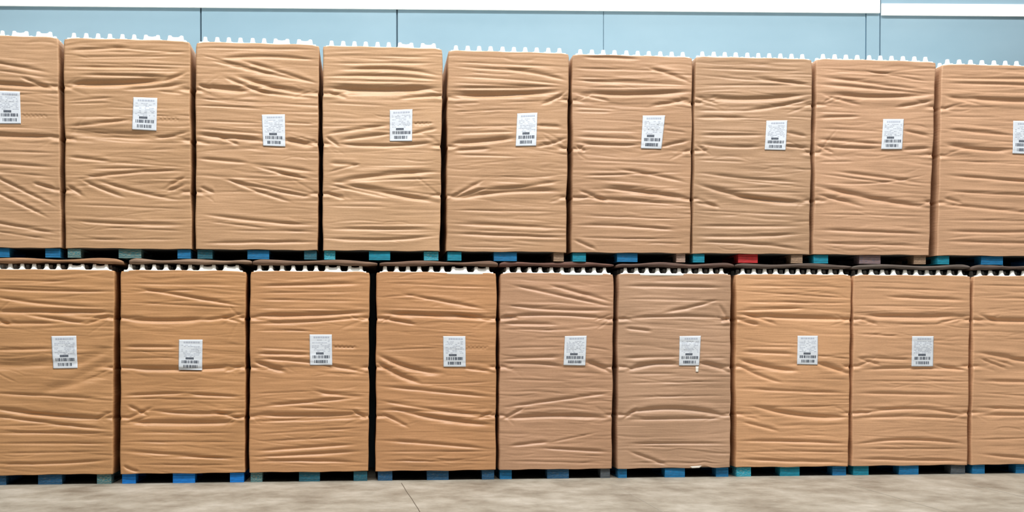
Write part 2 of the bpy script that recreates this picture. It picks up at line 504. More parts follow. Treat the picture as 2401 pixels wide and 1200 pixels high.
   (620,905,1230,905,0,'f'), (640,950,1230,952,0,'f'), (640,1000,1232,1042,0,'m'), (800,1030,1232,1030,0,'f'), (620,1075,700,1105,6,'m'), (700,1070,1240,1072,0,'f'))),
 dict(row='L', x=(585, 868, 582, 866), top=636, col=(191, 143, 100), lab=[(726, 784), (778, 784), (779, 856), (727, 856)],
  folds=FL(6, (80,155,650,142,0,'m'), (80,190,600,185,0,'f'), (80,225,650,232,0,'f'), (90,268,600,272,0,'f'), (65,308,662,288,6,'M'), (70,345,662,312,8,'m'), (80,382,360,382,0,'f'), (80,470,362,482,0,'f'), (480,466,625,470,0,'f'), (80,500,362,505,0,'m'), (65,540,230,592,4,'M'), (80,528,665,598,-16,'m'),
   (380,690,640,718,6,'m'), (80,705,380,692,0,'f'), (80,772,645,722,0,'m'), (200,770,640,790,0,'f'), (62,815,665,808,8,'M'), (62,848,655,828,0,'m'), (590,790,662,830,0,'m'), (80,912,640,880,0,'f'), (80,950,640,922,0,'f'), (90,998,600,965,0,'m'), (90,1028,640,1000,0,'m'), (60,1055,640,1060,-8,'m'))),
 dict(row='L', x=(881, 1166, 879, 1164), top=641, col=(188, 140, 98), lab=[(1039, 788), (1091, 788), (1092, 860), (1040, 860)],
  folds=FL(6, (740,140,1300,162,0,'f'), (730,210,900,200,0,'f'), (830,195,1265,272,0,'m'), (730,265,1300,282,0,'f'), (715,295,1312,316,0,'M'), (1080,296,1312,332,0,'m'), (715,315,900,352,0,'m'), (715,340,760,312,0,'f'), (720,482,1040,470,0,'f'), (705,508,1045,600,22,'M'), (698,545,920,648,12,'M'), (1160,575,1312,592,0,'m'), (900,652,1312,642,6,'f'),
   (720,668,1312,722,0,'m'), (720,742,1305,812,10,'m'), (715,788,1312,832,-12,'m'), (720,808,860,875,0,'m'), (800,788,1305,865,12,'M'), (1240,830,1310,800,0,'m'), (720,945,1285,988,-4,'m'), (720,1002,1300,1000,0,'f'), (720,1050,1300,1052,0,'f'))),
 dict(row='L', x=(1171, 1441, 1168, 1436), top=642, col=(183, 143, 112), lab=[(1324, 788), (1375, 787), (1372, 857), (1321, 856)],
  folds=FL(7, (100,150,610,255,0,'m'), (300,150,622,232,0,'m'), (90,255,610,278,10,'m'), (50,308,130,318,0,'m'), (50,312,612,322,-14,'m'), (540,330,630,300,0,'f'), (60,345,340,352,0,'m'), (60,375,340,380,0,'f'), (60,470,370,465,0,'f'), (490,465,622,482,0,'f'), (60,528,370,515,0,'m'), (50,550,370,565,-8,'m'), (490,542,625,595,-6,'M'),
   (60,632,400,640,0,'f'), (60,775,610,702,0,'m'), (55,835,165,778,0,'m'), (80,832,612,828,-10,'M'), (90,972,300,950,0,'m'), (300,955,550,905,0,'f'), (280,985,610,1002,0,'m'), (60,1050,600,1062,0,'f'))),
 dict(row='L', x=(1448, 1716, 1446, 1714), top=642, col=(183, 147, 118), lab=[(1593, 788), (1643, 787), (1639, 857), (1592, 857)],
  folds=FL(7, (680,155,1200,162,0,'m'), (680,220,1222,232,0,'f'), (880,290,1160,228,6,'m'), (665,322,1222,318,-10,'m'), (1180,250,1235,335,0,'m'), (1190,335,1235,320,0,'m'), (680,370,820,385,0,'m'), (680,522,960,515,0,'m'), (1070,522,1222,520,0,'f'), (690,585,960,555,-16,'M'), (1070,545,1235,595,-6,'M'), (680,605,960,602,0,'f'),
   (680,650,1222,642,0,'f'), (680,720,1222,715,0,'f'), (672,832,745,778,0,'m'), (700,800,1225,822,-28,'M'), (690,836,1212,830,0,'m'), (690,960,1205,960,0,'m'), (700,975,1212,978,0,'f'), (700,1000,900,1072,0,'m'), (700,1060,1222,1062,0,'f'))),
 dict(row='L', x=(1724, 1998, 1724, 1991), top=643, col=(203, 156, 115), lab=[(1870, 787), (1917, 787), (1916, 855), (1868, 854)],
  folds=FL(8, (60,152,640,162,0,'f'), (60,180,640,217,0,'f'), (60,235,640,242,0,'f'), (60,278,400,268,0,'m'), (55,300,642,322,6,'M'), (90,298,260,350,0,'m'), (55,330,160,352,0,'m'), (80,465,368,466,0,'f'), (80,490,362,502,0,'m'), (475,510,640,526,0,'f'), (65,528,368,588,12,'M'), (475,548,642,600,0,'M'), (60,558,280,645,10,'m'),
   (60,680,640,702,0,'m'), (140,768,642,825,20,'M'), (60,768,622,762,8,'f'), (80,850,270,895,0,'m'), (60,948,632,962,-6,'m'), (60,1002,632,1002,0,'f'), (60,1042,632,1060,0,'m'))),
 dict(row='L', x=(2000, 2278, 1996, 2270), top=643, col=(203, 158, 120), lab=[(2138, 788), (2189, 788), (2188, 859), (2137, 859)],
  folds=FL(8, (670,162,1252,182,0,'f'), (820,208,1245,228,0,'m'), (670,255,1252,262,0,'f'), (665,300,1252,305,10,'M'), (680,322,770,350,0,'m'), (1090,345,1252,312,0,'m'), (670,400,900,412,0,'f'), (680,520,950,530,0,'m'), (668,522,785,558,0,'m'), (670,560,730,540,0,'f'), (700,582,1245,585,-10,'m'), (1070,558,1245,585,0,'m'),
   (670,640,1240,642,0,'f'), (670,702,1232,712,0,'m'), (700,805,1242,815,-28,'m'), (670,830,1232,830,-8,'m'), (670,962,1232,962,-22,'m'), (670,988,1232,986,0,'f'), (670,1040,1232,1052,0,'m'))),
 dict(row='L', x=(2281, 2556, 2276, 2548), top=643, col=(205, 160, 122), lab=None,
  folds=FL(8, (1290,150,1800,162,0,'f'), (1290,215,1800,225,0,'f'), (1285,300,1385,332,0,'m'), (1290,328,1800,332,4,'M'), (1290,495,1800,560,10,'M'), (1295,525,1430,575,0,'m'), (1330,520,1470,560,0,'m'), (1290,640,1800,652,0,'m'), (1290,700,1800,735,0,'f'), (1285,775,1800,795,0,'m'), (1290,815,1800,815,0,'m'), (1290,940,1800,925,0,'f'), (1300,1015,1800,1065,0,'m'))),
]

# rows of little crimps beside some labels: load index, x0, y, x1
CRIMP = {0: (52, 269, 115), 1: (372, 277, 424), 3: (970, 288, 1016), 11: (782, 811, 838), 12: (1095, 812, 1150)}
# pallet blocks under each load: x0, x1 and paint
BLOCKS = [
 [(-158, -120, 'blue'), (-30, 22, 'blue'), (106, 141, 'blue')],
 [(153, 189, 'wteal'), (278, 331, 'wteal'), (416, 447, 'blue')],
 [(462, 498, 'dteal'), (580, 631, 'blue'), (713, 746, 'dteal')],
 [(752, 786, 'bright'), (865, 915, 'teal'), (994, 1030, 'bright')],
 [(1047, 1082, 'teal'), (1158, 1212, 'blue'), (1298, 1322, 'brown')],
 [(1341, 1374, 'teal'), (1447, 1495, 'blue'), (1586, 1607, 'pale')],
 [(1624, 1652, 'teal'), (1731, 1777, 'red'), (1855, 1882, 'brown')],
 [(1908, 1942, 'teal'), (2015, 2065, 'faded'), (2143, 2171, 'brown')],
 [(2198, 2226, 'teal'), (2301, 2352, 'blue'), (2436, 2470, 'blue')],
 [(-20, 14, 'dblue'), (89, 145, 'dblue'), (227, 260, 'wteal')],
 [(282, 318, 'vivid'), (405, 457, 'vivid'), (539, 574, 'vivid')],
 [(584, 615, 'wteal'), (701, 750, 'dteal'), (829, 862, 'dteal')],
 [(886, 920, 'dblue'), (1001, 1052, 'dblue'), (1130, 1161, 'dblue')],
 [(1171, 1200, 'blue'), (1283, 1334, 'dblue'), (1408, 1432, 'slate')],
 [(1446, 1470, 'blue'), (1559, 1606, 'blue'), (1679, 1711, 'blue')],
 [(1726, 1761, 'bright'), (1829, 1875, 'teal'), (1952, 1984, 'blue')],
 [(2001, 2037, 'teal'), (2108, 2154, 'blue'), (2230, 2263, 'slate')],
 [(2280, 2309, 'blue'), (2382, 2430, 'blue'), (2505, 2535, 'blue')],
]
NTH = ['leftmost', 'second from the left', 'third from the left', 'fourth from the left', 'fifth from the left, at the middle',
       'fourth from the right', 'third from the right', 'second from the right', 'rightmost']
LOAD_LABEL = [
 'kraft wrapped load cut off by the left edge, upper row, half a white label showing',
 'kraft wrapped load second from left in upper row, torn crimp line beside its label',
 'kraft wrapped load third from left in upper row, steep diagonal creases near its top',
 'kraft wrapped load in the upper row, standing on the pallet with bright teal blocks',
 'kraft wrapped load at the middle of the upper row, creases fanning from its left edge',
 'kraft wrapped upper-row load just left of the one above the red pallet block',
 'kraft wrapped load in the upper row, standing on the pallet with the red centre block',
 'kraft wrapped load second from right in upper row, left of the wide dark gap',
 'kraft wrapped load cut off by the right edge, upper row, beyond the wide dark gap',
 'orange-brown kraft wrapped load cut off by the left edge, lower row',
 'orange-brown kraft wrapped load in the lower row, on the vivid blue pallet blocks',
 'orange-brown kraft wrapped load third from left in lower row, right of vivid blue blocks',
 'orange-brown kraft wrapped load fourth from left in lower row, deep curved fold at mid-left',
 'grey-brown kraft wrapped load in the lower row, left of the two dull ones',
 'grey-brown kraft wrapped load in the lower row, label with torn tail, ripped bottom edge',
 'light kraft wrapped lower-row load just right of the two dull grey-brown loads',
 'light kraft wrapped load second from the right in the lower row, with a white label',
 'light kraft wrapped load cut off by the right edge, lower row, no label in view',
]
PAL_LABEL = [
 'blue block pallet cut off by the left edge, under the upper row',
 'pallet with weathered teal blocks under the second upper load from the left',
 'pallet under the third upper load from the left, blue centre block, dark teal ends',
 'pallet with bright teal blocks and pale chipped edges, under the upper row',
 'pallet under the middle load of the upper row, brown bare block at its right end',
 'pallet under the upper row with a pale bare right block, left of the red one',
 'pallet under the upper row with a red centre block',
 'pallet under the upper row with faded blue-brown centre block, right of the red one',
 'teal and blue pallet cut off by the right edge, under the upper row',
 'dark faded blue pallet on the floor cut off by the left edge',
 'pallet on the floor with three vivid blue blocks',
 'floor pallet with weathered brown-teal blocks, just right of the vivid blue one',
 'dark blue pallet on the floor under the fourth lower load from the left',
 'pallet on the floor under the left one of the two dull grey-brown loads',
 'blue pallet on the floor under the grey-brown load with the ripped bottom edge',
 'pallet on the floor with a bright teal left block',
 'pallet on the floor with a dark slate right block, second from the right',
 'blue pallet on the floor cut off by the right edge',
]


def fold_field(PX, PY, folds):
    D = np.zeros_like(PX)
    for (x0, y0, x1, y1, b, wd, dp) in folds:
        dx, dy = x1 - x0, y1 - y0
        L = math.hypot(dx, dy)
        ux, uy = dx / L, dy / L
        t = ((PX - x0) * ux + (PY - y0) * uy) / L
        s_ = -(PX - x0) * uy + (PY - y0) * ux
        tc = np.clip(t, 0, 1)
        s_ = s_ - b * 4 * tc * (1 - tc)
        e = np.clip(np.minimum(t + 0.10, 1.10 - t) / 0.34, 0, 1)
        e = e * e * (3 - 2 * e)
        w = wd * (0.65 + 0.45 * e)
        wa = np.where(s_ < 0, 1.3 * w, 0.78 * w)
        v = np.exp(-(s_ / wa) ** 2) - 0.42 * np.exp(-((s_ + 2.3 * w) / (1.7 * w)) ** 2) - 0.25 * np.exp(-((s_ - 2.0 * w) / (1.5 * w)) ** 2)
        D += dp * e * v
    return D


def sheet_mesh(name, quad_px, u0, u1, v0, v1, nu, nv, off, surf, origin, extra=None):
    """a sheet lying on a load's front, quad_px its corners TL TR BR BL; solid 1 mm thick"""
    us = np.linspace(u0, u1, nu)
    vs = np.linspace(v0, v1, nv)
    U, V = np.meshgrid(us, vs)
    (ax, ay), (bx, by), (cx, cy), (dx, dy) = quad_px
    PX = (1 - U) * (1 - V) * ax + U * (1 - V) * bx + U * V * cx + (1 - U) * V * dx
    PY = (1 - U) * (1 - V) * ay + U * (1 - V) * by + U * V * cy + (1 - U) * V * dy
    pts = []
    for px, py in zip(PX.ravel(), PY.ravel()):
        X, Z, Y = surf(px, py)
        pts.append((X - origin[0], Y - off - origin[1], Z - origin[2]))
    return pts


def sheet_quads(nu, nv, base=0):
    q = []
    for j in range(nv - 1):
        for i in range(nu - 1):
            a = base + j * nu + i
            q.append((a, a + nu, a + nu + 1, a + 1))
    return q


def solid_sheet(name, pts, nu, nv, th, mat, parent):
    pts = np.array(pts)
    back = pts + np.array([0, th, 0])
    n = len(pts)
    q = sheet_quads(nu, nv)
    q += [(d, c, b, a) for (a, b, c, d) in sheet_quads(nu, nv, n)]
    ring = [i for i in range(nu)] + [j * nu + nu - 1 for j in range(1, nv)] + [(nv - 1) * nu + i for i in range(nu - 2, -1, -1)] + [j * nu for j in range(nv - 2, 0, -1)]
    for a, b in zip(ring, ring[1:] + ring[:1]):
        q.append((a, b, b + n, a + n))
    me = np_mesh(name, np.vstack([pts, back]), q)
    return link_mesh(name, me, mat, parent, True)


# ------------------------------------------------------------------ moulded trays on top of the loads
def tray_mesh(name, width, joined):
    """a moulded sheet with ten by eight hollow-looking flared knuckles"""
    bm = bmesh.new()
    depth = DEPTH - 0.04
    hw = width / 2
    box_bm(bm, -hw, hw, 0.0, depth, 0.0, TRAY_BASE, 0.004)
    nx, ny = 10, 8
    px_, py_ = width / nx, depth / ny
    prof = [(0.038, 0.0), (0.028, 0.004), (0.0225, 0.011), (0.0195, 0.020), (0.0175, 0.030), (0.0155, 0.0365), (0.010, 0.038)]
    seg = 14
    rr = random.Random(len(name) + int(width * 1000))
    for jy in range(ny):
        for ix in range(nx):
            cx = -hw + (ix + 0.5) * px_ + rr.uniform(-0.003, 0.003)
            cy = 0.045 + jy * (depth - 0.09) / (ny - 1)
            k = rr.uniform(0.94, 1.05)
            rings = []
            for (r, z) in prof:
                rings.append([bm.verts.new((cx + min(r * k, px_ * 0.49) * math.cos(a * 2 * math.pi / seg),
                                            cy + r * k * math.sin(a * 2 * math.pi / seg), TRAY_BASE + z)) for a in range(seg)])
            for r0, r1 in zip(rings, rings[1:]):
                for a in range(seg):
                    bm.faces.new((r0[a], r0[(a + 1) % seg], r1[(a + 1) % seg], r1[a]))
            bm.faces.new(rings[-1])
    if joined:
        for jy in range(ny):
            for ix in (6, 8):
                x0 = -hw + (ix + 0.5) * px_
                cy = 0.045 + jy * (depth - 0.09) / (ny - 1)
                # saddle wall bridging two neighbouring knuckles
                n = 8
                prev = None
                for i in range(n + 1):
                    t = i / n
                    z = TRAY_BASE + 0.026 + 0.008 * (2 * t - 1) ** 2
                    x = x0 + t * px_
                    ring = [bm.verts.new((x, cy - 0.016, TRAY_BASE)), bm.verts.new((x, cy - 0.011, z)),
                            bm.verts.new((x, cy + 0.011, z)), bm.verts.new((x, cy + 0.016, TRAY_BASE))]
                    if prev:
                        for q in range(3):
                            bm.faces.new((prev[q], ring[q], ring[q + 1], prev[q + 1]))
                    prev = ring
    bmesh.ops.recalc_face_normals(bm, faces=bm.faces)
    me = bpy.data.meshes.new(name)
    bm.to_mesh(me)
    bm.free()
    return me


TRAY_W = 1.04
TRAYS = [tray_mesh('tray_joined', TRAY_W, True), tray_mesh('tray_single', TRAY_W, False)]
for t_ in TRAYS:
    t_.materials.append(TRAYM)
    t_.polygons.foreach_set('use_smooth', [True] * len(t_.polygons))

# ------------------------------------------------------------------ loads
NF, NV, NC, NS, NB = 176, 330, 5, 10, 8
RAD = 0.014


def make_load(i, L):
    rs = np.random.RandomState(100 + i)
    up = L['row'] == 'U'
    y0 = 0.0 + rs.uniform(-0.006, 0.006)
    xlt, xrt, xlb, xrb = L['x']
    zb = Z_UB if up else Z_LB
    if up:
        zt = unproj((xlt + xrt) / 2, L['top'] + 1, y0)[1]
    else:
        zt = Z_LT
    # px rows of top and bottom, then metric edges
    def row_px(x, z):
        lo, hi = -400.0, 1600.0
        for _ in range(40):
            mid = (lo + hi) / 2
            if unproj(x, mid, y0)[1] > z:
                lo = mid
            else:
                hi = mid
        return lo
    ptl, ptr = row_px(xlt, zt), row_px(xrt, zt)
    pbl, pbr = row_px(xlb, zb), row_px(xrb, zb)
    XLt, XRt = unproj(xlt, ptl, y0)[0], unproj(xrt, ptr, y0)[0]
    XLb, XRb = unproj(xlb, pbl, y0)[0], unproj(xrb, pbr, y0)[0]
    XLt, XRt, XLb, XRb = XLt + 0.0055, XRt - 0.0055, XLb + 0.0055, XRb - 0.0055
    origin = ((XLb + XRb) / 2, y0, zb + SKIRT)

    vs = np.linspace(0, 1, NV)
    us = np.linspace(0, 1, NF)
    U, V = np.meshgrid(us, vs)              # rows of v
    PX = (1 - V) * ((1 - U) * xlb + U * xrb) + V * ((1 - U) * xlt + U * xrt)
    PY = (1 - V) * ((1 - U) * pbl + U * pbr) + V * ((1 - U) * ptl + U * ptr)
    # folds traced from the photograph plus loose small ones
    folds = list(L['folds'])
    w_px, h_px = xrt - xlt, pbl - ptl
    for _ in range(130):
        x = xlt + rs.uniform(-0.15, 0.8) * w_px
        y = ptl + rs.uniform(0.02, 0.98) * h_px
        ln = rs.uniform(0.25, 0.85) * w_px
        folds.append((x, y, x + ln, y + ln * rs.normal(0.02, 0.04), rs.normal(0, 4), rs.uniform(1.4, 3.2), rs.uniform(0.0005, 0.0021)))
    # short creases fanning out from the tucked edge points
    for tv in (0.235, 0.48, 0.725):
        for side in (0, 1):
            ex = xlt + 2 if side == 0 else xrt - 2
            ey = ptl + tv * h_px
            for _ in range(rs.randint(2, 5)):
                a_ = rs.normal(0, 0.28)
                ln = rs.uniform(0.08, 0.26) * w_px
                folds.append((ex, ey + rs.uniform(-4, 4), ex + (ln if side == 0 else -ln) * math.cos(a_), ey + ln * math.sin(a_), rs.normal(0, 2), rs.uniform(1.8, 3.2), rs.uniform(0.001, 0.003)))
    D = fold_field(PX, PY, folds)
    tiers = [0.245 + rs.uniform(-.006, .006), 0.492 + rs.uniform(-.006, .006), 0.755 + rs.uniform(-.006, .006)]
    tier_v = [1 - t for t in (0.235, 0.48, 0.725)]
    for tv in tier_v:
        # soft sag where one packed layer meets the next
        D += 0.005 * np.exp(-((V - tv - 0.008 * np.sin(U * rs.uniform(3, 7) + rs.uniform(0, 6))) / 0.04) ** 2)
        # little tucks at both edges
        for side in (0, 1):
            du = np.abs(U - side)
            D += 0.010 * np.exp(-((V - tv - 0.004) / 0.008) ** 2) * np.exp(-(du / 0.05) ** 2)
            D -= 0.006 * np.exp(-((V - tv + 0.014) / 0.010) ** 2) * np.exp(-(du / 0.06) ** 2)
    # broad unevenness
    for _ in range(5):
        D += 0.003 * np.sin(U * rs.uniform(2, 7) + rs.uniform(0, 6)) * np.sin(V * rs.uniform(4, 14) + rs.uniform(0, 6))
    if i in CRIMP:
        cx0, cy, cx1 = CRIMP[i]
        k = int((cx1 - cx0) / 5)
        for q in range(k):
            x = cx0 + (q + 0.5) * (cx1 - cx0) / k
            yy = cy + (q % 2) * 3 - 1 + (q / k) * 2
            D += 0.004 * np.exp(-((PX - x) / 2.6) ** 2 - ((PY - yy) / 2.2) ** 2)
        D += 0.0025 * np.exp(-((PY - cy - 5) / 3.0) ** 2) * (PX > cx0) * np.clip((cx1 - PX) / 20, 0, 1)
    D = np.clip(D, -0.035, 0.035)
    # the edge line wobbles: drawn in where the layers meet
    pin = np.zeros(NV)
    for tv in tier_v:
        pin += 0.005 * np.exp(-((vs - tv) / 0.008) ** 2) + 0.002 * np.exp(-((vs - tv) / 0.04) ** 2)
    wob = [0.0025 * np.sin(vs * rs.uniform(8, 16) + rs.uniform(0, 6)) + 0.0015 * np.sin(vs * rs.uniform(25, 50) + rs.uniform(0, 6)) for _ in range(2)]
    XL = XLb + (XLt - XLb) * vs + pin + wob[0]
    XR = XRb + (XRt - XRb) * vs - pin + wob[1]
    top_soft = 0.006 * np.clip((vs - 0.975) / 0.025, 0, 1) ** 2
    XL, XR = XL + top_soft, XR - top_soft
    # bottom hem waves a little, top edge droops at the corners
    hem = 0.004 * (np.sin(us * rs.uniform(6, 12) + rs.uniform(0, 6)) + 1) * 0.5 + 0.003 * (np.sin(us * 23 + rs.uniform(0, 6)) + 1) * 0.5
    if i == 14:
        hem = hem + 0.016 * np.exp(-((us - 0.78) / 0.05) ** 2)
    droop = 0.008 * (np.exp(-(us / 0.03) ** 2) + np.exp(-((1 - us) / 0.03) ** 2)) + 0.002 * np.sin(us * 19 + rs.uniform(0, 6))
    Zf = zb + (zt - zb) * V + hem[None, :] * np.clip(1 - V / 0.08, 0, 1) - droop[None, :] * np.clip((V - 0.94) / 0.06, 0, 1)
    Xf = XL[:, None] + RAD + (XR - XL - 2 * RAD)[:, None] * U
    Yf = y0 + D

    rows = []
    side_t = np.linspace(0, 1, NS + 1)[1:]
    back_t = np.linspace(0, 1, NB + 1)[1:]
    cols_x, cols_y, cols_z = [Xf], [Yf], [Zf]
    ang = np.linspace(0, math.pi / 2, NC + 1)[1:]
    zr, zl = Zf[:, -1:], Zf[:, :1]
    # right corner, right side
    dr, dl = D[:, -1:], D[:, :1]
    cols_x.append((XR - RAD)[:, None] + RAD * np.sin(ang)[None, :])
    cols_y.append(y0 + RAD - RAD * np.cos(ang)[None, :] + dr * np.cos(ang)[None, :])
    cols_z.append(np.repeat(zr, NC, 1))
    ys = y0 + RAD + (DEPTH - RAD) * side_t
    sidew = 0.004 * np.sin(vs * 30 + 1.0)[:, None] * np.sin(side_t * math.pi)[None, :]
    cols_x.append(np.repeat(XR[:, None], NS, 1) - np.abs(sidew))
    cols_y.append(np.repeat(ys[None, :], NV, 0))
    cols_z.append(np.repeat(zr, NS, 1))
    # back
    cols_x.append(XR[:, None] + (XL - XR)[:, None] * back_t[None, :])
    cols_y.append(np.full((NV, NB), y0 + DEPTH))
    cols_z.append(zr + (zl - zr) * back_t[None, :])
    # left side, left corner
    cols_x.append(np.repeat(XL[:, None], NS, 1) + np.abs(sidew))
    cols_y.append(np.repeat(ys[::-1][None, :], NV, 0)[:, :])
    cols_z.append(np.repeat(zl, NS, 1))
    a2 = ang[:-1][::-1]
    cols_x.append((XL + RAD)[:, None] - RAD * np.sin(a2)[None, :])
    cols_y.append(y0 + RAD - RAD * np.cos(a2)[None, :] + dl * np.cos(a2)[None, :])
    cols_z.append(np.repeat(zl, NC - 1, 1))
    X = np.concatenate(cols_x, 1)
    Y = np.concatenate(cols_y, 1)
    Z = np.concatenate(cols_z, 1)
    # left side's last column repeats the left corner start and its first repeats the back's last: nudge apart
    nc = X.shape[1]
    cx, cy = origin[0], y0 + DEPTH / 2

    def inset(x, y, d):
        sx = 1 - d / 0.5
        sy = 1 - d / (DEPTH / 2)
        return cx + (x - cx) * sx, cy + (y - cy) * sy
    lays = []
    xb, yb = inset(X[0], Y[0], 0.006)
    lays.append((xb, yb, np.full(nc, zb + SKIRT)))
    lays.append((xb, yb, Z[0] + 0.001))
    for r in range(NV):
        lays.append((X[r], Y[r], Z[r]))
    x1, y1 = inset(X[-1], Y[-1], 0.004)
    lays.append((x1, y1, Z[-1] + 0.003))
    x1, y1 = inset(X[-1], Y[-1], 0.014)
    lays.append((x1, y1, Z[-1] + 0.003))
    x1, y1 = inset(X[-1], Y[-1], 0.018)
    lays.append((x1, y1, np.full(nc, zt - 0.016)))
    verts = np.stack([np.concatenate([l[k] for l in lays]) for k in range(3)], 1) - np.array(origin)
    nr = len(lays)
    A = np.arange(nr * nc).reshape(nr, nc)
    B = np.roll(A, -1, axis=1)
    quads = np.stack([A[:-1], B[:-1], B[1:], A[1:]], -1).reshape(-1, 4)
    top_ng = list(range((nr - 1) * nc, nr * nc))
    bot_ng = list(range(nc))[::-1]
    root = empty('wrapped_load', origin, LOAD_LABEL[i], 'wrapped load',
                 'kraft wrapped loads in the upper row' if up else 'kraft wrapped loads in the lower row')
    me = np_mesh('paper_wrap', verts, quads, (top_ng, bot_ng))
    wr = link_mesh('paper_wrap', me, KRAFT, root, True)
    wr.color = srgb(*[c * g for c, g in zip(L['col'], (0.955, 0.965, 0.99) if up else (1.015, 1.02, 1.03))])

    # tray
    t = bpy.data.objects.new('top_tray', TRAYS[0 if (i % 9) < 4 else 1])
    COL.objects.link(t)
    t.parent = root
    wtop = XRt - XLt - 0.012 * 2 - 0.03
    t.location = ((XLt + XRt) / 2 - origin[0], 0.006, zt - 0.015 - origin[2] + 0.0)
    t.scale = (wtop / TRAY_W, 1, (TRAY_H + 0.015) / 0.054)

    # label sheet with its print
    def surf(px, py):
        Xp, Zp = unproj(px, py, y0)
        v = (Zp - zb) / (zt - zb)
        vi = np.clip(v, 0, 1) * (NV - 1)
        xl, xr = np.interp(v, vs, XL) + RAD, np.interp(v, vs, XR) - RAD
        ui = np.clip((Xp - xl) / (xr - xl), 0, 1) * (NF - 1)
        a, b_ = int(vi), int(ui)
        a2_, b2_ = min(a + 1, NV - 1), min(b_ + 1, NF - 1)
        fa, fb = vi - a, ui - b_
        d = ((1 - fa) * (1 - fb) * SM[a, b_] + (1 - fa) * fb * SM[a, b2_] + fa * (1 - fb) * SM[a2_, b_] + fa * fb * SM[a2_, b2_])
        return Xp, Zp, y0 + d
    if L['lab']:
        # the paper sheet bridges the finest folds: take the outermost of its neighbourhood
        SM = D.copy()
        for k in (1, 2, 3):
            for ax in (0, 1):
                SM = np.minimum(SM, np.minimum(np.roll(D, k, ax), np.roll(D, -k, ax)))
        q = L['lab']
        pts = sheet_mesh('l', q, 0, 1, 0, 1, 25, 33, 0.0032, surf, origin)
        ls = solid_sheet('shipping_label', pts, 25, 33, 0.001, LABELM, root)
        ls['label'] = 'white printed shipping label'
        rp = random.Random(40 + i)

        def prints(name, rects, mat):
            V_, Q_ = [], []
            for (a, b_, c, d_) in rects:
                p = sheet_mesh('p', q, a, b_, c, d_, 3, 3, 0.0038, surf, origin)
                Q_ += sheet_quads(3, 3, len(V_))
                V_ += p
            me_ = np_mesh(name, V_, Q_)
            return link_mesh(name, me_, mat, ls)
        txt = []
        # heading words
        x = 0.2 + rp.uniform(-.05, .05)
        while x < 0.84:
            w = rp.uniform(0.05, 0.12)
            txt.append((x, min(x + w, 0.88), 0.065, 0.115))
            x += w + 0.02
        for row in (0.17, 0.215, 0.26, 0.31, 0.36, 0.405, 0.45, 0.495, 0.54):
            x = 0.1
            while x < 0.88:
                w = rp.uniform(0.03, 0.12)
                if rp.random() < 0.62:
                    txt.append((x, min(x + w, 0.92), row, row + 0.016))
                x += w + 0.018
        prints('fine_print', txt, INKL)
        num = []
        x = 0.27 + rp.uniform(-.04, .04)
        for k in range(6):
            num.append((x, x + 0.05, 0.58, 0.65))
            x += 0.058
        prints('large_print', num, INK)
        for (x0_, x1_, v0_, v1_) in ((0.12, 0.88, 0.68, 0.775), (0.2, 0.8, 0.83, 0.925)):
            bars = []
            x = x0_
            while x < x1_:
                w = rp.choice((0.014, 0.02, 0.03, 0.045))
                bars.append((x, x + w, v0_, v1_))
                x += w + rp.choice((0.01, 0.012, 0.018, 0.035))
            prints('barcode', bars, INK)
        if i == 14:
            pts = sheet_mesh('l', [(1631, 859), (1638, 859), (1637, 872), (1631, 872)], 0, 1, 0, 1, 4, 6, 0.0034, surf, origin)
            o = solid_sheet('label_tail', pts, 4, 6, 0.001, FILMM, ls)
            pts = sheet_mesh('l', [(1618, pbl - 6), (1645, pbl - 8), (1640, pbl - 3), (1622, pbl - 2)], 0, 1, 0, 1, 8, 4, 0.003, surf, origin)
            o = solid_sheet('torn_flap', pts, 8, 4, 0.001, FILMM, root)
            o['label'] = 'white torn scrap at the bottom hem'
    L.update(y0=y0, zt=zt, zb=zb, X=(XLb, XRb, XLt, XRt))
    return root


for i, L in enumerate(LOADS):
    make_load(i, L)

